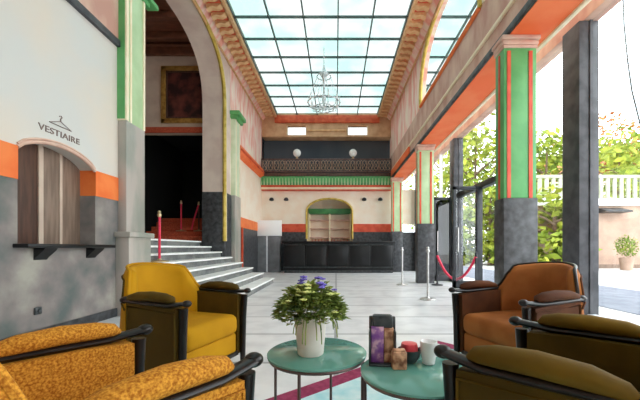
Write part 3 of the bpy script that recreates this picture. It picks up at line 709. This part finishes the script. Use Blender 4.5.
# leaflet holder and small things on the second table
mh = thing('leaflet_holder', 'dark holder with purple and brown leaflets on the green table', 'holder', (.20, 1.38, H2), -.12)
B().box(-.058, .058, -.02, .06, 0, .012, .004).box(-.058, .058, .035, .05, .01, .205, .005).box(-.058, -.05, -.02, .05, .01, .15, .002).box(.05, .058, -.02, .05, .01, .15, .002).box(-.045, .045, .01, .05, .15, .215, .012).done('frame', 'steel_dark', mh)
B().box(-.048, .006, .0, .02, .012, .165, .002).done('purple_leaflet', 'leaflet', mh)
B().box(.008, .048, .005, .028, .012, .16, .002).done('brown_leaflet', 'leaflet_warm', mh)
bx = B().box(.235, .295, 1.325, 1.365, H2, H2 + .075, .006).box(.24, .29, 1.33, 1.36, H2 + .075, H2 + .082, .002).done('sugar_box', 'leaflet_warm')
tag(bx, 'small brown printed box in front of the leaflet holder', 'box')
cb = thing('candle_bowl', 'small bowl with a red candle beside the leaflets', 'candle', (.325, 1.42, H2))
B().lathe([(.022, 0), (.03, .004), (.046, .03), (.05, .06), (.047, .06), (.042, .03), (.02, .012)], seg=24).done('bowl', 'steel_dark', cb)
B().lathe([(.036, .03), (.038, .07), (.034, .085), (.006, .088)], seg=20).done('candle', 'candy_red', cb)
wc = thing('cup', 'white porcelain cup at the armchair side of the leaflet table', 'cup', (.405, 1.40, H2))
B().lathe([(.02, 0), (.026, .004), (.034, .05), (.037, .1), (.034, .1), (.03, .05), (.018, .012)], seg=24).done('body', 'porcelain', wc)
B().tube([(.034, 0, .085), (.06, 0, .08), (.062, 0, .05), (.032, 0, .035)], .005, 8).done('handle', 'porcelain', wc)

# ------------------------------------------------------------------ rope stanchions
def stanchion(label, loc, m_='chrome', h=.98, col=None):
    t = thing('rope_stanchion', label, 'stanchion', loc)
    B().lathe([(.15, 0), (.155, .012), (.14, .025), (.04, .035), (.025, .06)], seg=28).done('base', m_, t)
    B().tube([(0, 0, .03), (0, 0, h - .06)], .022, 12).done('pole', col or m_, t)
    B().lathe([(.022, h - .07), (.035, h - .05), (.035, h - .02), (.02, h), (.03, h + .02), (.018, h + .045)], seg=16).done('finial', m_, t)
    return t
s1 = stanchion('steel rope stanchion standing alone on the open marble floor', (1.78, 6.2, 0))
dup(s1, (1.79, 8.65, 0), 0, 'steel rope stanchion farther off, before the middle green column')
stanchion('rope stanchion at the near end of the red rope by the doors', (3.26, 7.45, 0), 'black_metal', .86)
stanchion('rope stanchion at the far end of the red rope beside the green column', (2.72, 8.6, 0), 'black_metal', .86)
A_, Z_ = Vector((3.26, 7.45, .80)), Vector((2.72, 8.6, .80))
rp = [A_.lerp(Z_, i / 16) - Vector((0, 0, .58 * (1 - (2 * i / 16 - 1) ** 2))) for i in range(17)]
tag(B().tube(rp, .032, 10).done('barrier_rope', 'rope'), 'red velvet rope sagging between two posts by the glass doors', 'rope')
stanchion('red sleeved rope stanchion on the marble stairs', (-3.2, 5.8, .75), 'brass', .88, 'rope')
stanchion('slim rope stanchion upright on the carpeted steps', (-4.83, 9.98, 1.52), 'brass', .92, 'rope')
stanchion('slim rope stanchion on the carpeted steps nearest the pier', (-4.28, 9.98, 1.52), 'brass', .88, 'wood_deep')
tag(B().tube([(-4.28, 9.96, 2.33), (-4.34, 9.93, 2.1), (-4.42, 9.9, 1.8), (-4.47, 9.9, 1.56)], .025, 8).done('barrier_rope', 'rope'), 'red rope hanging slack from the post nearest the pier', 'rope')

# ------------------------------------------------------------------ outside
struct(B().box(3.62, 60, -30, 90, -.25, -.02).done('ground_street', 'pavement', smooth=False))
rd = struct(B().box(4.6, 7.2, -30, 90, -.02, -.012).done('ground_road_shade', 'road_shade', smooth=False))  # strip of street with the building's shadow in its colour
def tree(label, loc, h, cr, seed, m_, n=1500, low=.25):
    r = random.Random(seed)
    t = thing('tree', label, 'tree', loc)
    tr = B(); tr.tube([(0, 0, 0), (.08, 0, h * .3), (-.04, .05, h * .6), (0, 0, h * .9)], [.2, .15, .1, .03], 8)
    for k in range(7):
        a = k * 2.4; z0 = h * (.35 + .06 * k)
        tr.tube([(0, 0, z0), (cr * .4 * math.cos(a), cr * .4 * math.sin(a), z0 + h * .1), (cr * .8 * math.cos(a), cr * .8 * math.sin(a), z0 + h * .16)], [.07, .05, .02], 6)
    tr.done('trunk', 'bark', t)
    b = B()
    cl = [(Vector((r.gauss(0, .5) * cr, r.gauss(0, .5) * cr, h * r.uniform(low, 1))), cr * r.uniform(.28, .5)) for _ in range(26)]
    for i in range(n):
        c, rr = r.choice(cl)
        d = Vector((r.gauss(0, 1), r.gauss(0, 1), r.gauss(0, 1))).normalized()
        p = c + d * rr * r.uniform(.55, 1)
        s = r.uniform(.14, .3)
        u = Vector((r.gauss(0, 1), r.gauss(0, 1), r.gauss(0, .6))).normalized(); v = u.cross(d).normalized()
        b.quad([p - u * s, p + v * s * .5, p + u * s, p - v * s * .5])
    b.done('crown', m_, t)
    return t
tree('light green tree outside, seen just beyond the middle green column', (8.0, 24, 0), 9.5, 3.0, 1, 'foliage', low=.15)
tree('light green street tree outside behind the open glass door', (9.2, 21, 0), 9.0, 2.8, 2, 'foliage', low=.12)
tree('olive green tree outside, farthest beyond the glass doors', (15, 36, 0), 13, 4.0, 3, 'foliage2', low=.15)
tree('yellow green tree outside between the near green column and the grey post', (12.0, 18.2, 0), 7.2, 2.4, 4, 'foliage', low=.08)
tree('bushy green tree outside just left of the grey post', (14.2, 22.5, 0), 8.0, 2.6, 5, 'foliage2', low=.08)
tree('broad yellow green tree rising behind the beige pavilion', (19.5, 22, 0), 8.6, 3.0, 6, 'foliage', low=.3)
tree('olive tree rising behind the far end of the beige pavilion', (24.0, 25, 0), 9.4, 3.2, 7, 'foliage2', low=.3)
tree('russet tree beyond the pavilion', (24.5, 28, 0), 11.8, 3.8, 8, 'foliage3', n=2000, low=.6)
pv = thing('pavilion', 'low beige pavilion outside with white cornice and pale balustrade', 'building', (10.0, 16, 0))
B().box(0, 17, 0, 5, -.02, 3.1).done('wall', 'beige', pv, smooth=False)
B().box(-.2, 17.2, -.2, 5.2, 3.1, 3.45, .03).done('cornice', 'board_white', pv)
B().box(0, 17, -.02, .0, .0, .18).done('plinth', 'wood_brown', pv)
bz = B()
bz.box(0, 17, -.05, .1, 4.5, 4.65).done('balustrade_rail', 'pale_stone', pv)
for i in range(50):
    B().box(.1 + i * .34, .29 + i * .34, -.03, .06, 3.45, 4.5, .02).done('baluster', 'pale_stone', pv)
B().prism([(0, 3.0), (-.6, 2.82), (-.6, 2.74), (0, 2.74)], 'x', 3.0, 4.3).done('awning', 'black_metal', pv)
hs = thing('house', 'distant house with red tiled roof beyond the trees', 'building', (37, 40, 0))
B().box(-7, 9, 0, 8, 0, 11).done('wall', 'trim_cream', hs, smooth=False)
B().prism([(-.6, 10.8), (4, 13.6), (8.6, 10.8)], 'x', -7.5, 9.5).done('roof', 'roof', hs, smooth=False)
for i in range(5): B().box(-6 + i * 3, -4.8 + i * 3, -.05, 0, 7.5, 9.6).done('window', 'steel_dark', hs)
for k, (lab, x, y, h, cr, m_) in enumerate((
    ('yellow green shrub outside, filling the gap between near column and grey post', 10.3, 15.0, 3.4, 1.3, 'foliage'),
    ('low green shrub outside behind the red rope', 7.9, 20.5, 3.6, 1.5, 'foliage2'),
    ('tall yellow green shrub outside, left of the near green column', 9.0, 18.6, 4.6, 1.6, 'foliage'),
    ('dense shrub outside beyond the smoked glass door', 8.2, 26.0, 4.6, 1.8, 'foliage'))):
    tree(lab, (x, y, 0), h, cr, 40 + k, m_, n=1100, low=.02)['category'] = 'shrub'
bh = thing('shrub', 'potted grey green shrub standing before the beige pavilion', 'plant', (13.25, 14.6, 0))
bh.scale = (.62, .62, .8)
B().lathe([(.35, 0), (.45, .7), (.4, .72)], seg=20).done('pot', 'beige', bh)
b = B(); r = random.Random(11)
for i in range(500):
    d = Vector((r.gauss(0, 1), r.gauss(0, 1), r.gauss(0, 1))).normalized(); p = Vector((0, 0, 1.35)) + Vector((d.x * .75, d.y * .75, d.z * .7)) * r.uniform(.5, 1)
    u = Vector((r.gauss(0, 1), r.gauss(0, 1), r.gauss(0, 1))).normalized(); v = u.cross(d).normalized(); s = r.uniform(.05, .11)
    b.quad([p - u * s, p + v * s * .5, p + u * s, p - v * s * .5])
b.done('crown', 'foliage2', bh)
oc = B().tube([(8.95, 10, 9.2), (9.0, 10, 8), (9.12, 10, 6.8), (9.25, 10, 5.9), (9.5, 10, 4.9), (10.4, 10, 4.6)], .025, 6).done('overhead_cable', 'steel_dark')
tag(oc, 'dark overhead cable curving down outside the big window', 'cable')

# ------------------------------------------------------------------ sky
w = bpy.data.worlds.new('overcast_sky'); S.world = w; w.use_nodes = True
nt = w.node_tree; bg = nt.nodes['Background']
tc = nt.nodes.new('ShaderNodeTexCoord'); ns = nt.nodes.new('ShaderNodeTexNoise'); ns.inputs['Scale'].default_value = 2.2; ns.inputs['Detail'].default_value = 4
nt.links.new(tc.outputs['Generated'], ns.inputs['Vector'])
rpn = nt.nodes.new('ShaderNodeValToRGB'); rpn.color_ramp.elements[0].position = .38; rpn.color_ramp.elements[1].position = .6
rpn.color_ramp.elements[0].color = (.86, .95, 1, 1); rpn.color_ramp.elements[1].color = (1, 1, 1, 1)
nt.links.new(ns.outputs['Fac'], rpn.inputs['Fac']); nt.links.new(rpn.outputs['Color'], bg.inputs['Color'])
bg.inputs['Strength'].default_value = 5.0

S.view_settings.view_transform = 'Standard'; S.view_settings.look = 'None'; S.view_settings.exposure = .22; S.view_settings.gamma = 1
S.view_settings.use_curve_mapping = False
S.cycles.use_denoising = True
S.cycles.max_bounces = 14; S.cycles.diffuse_bounces = 8; S.cycles.transparent_max_bounces = 16
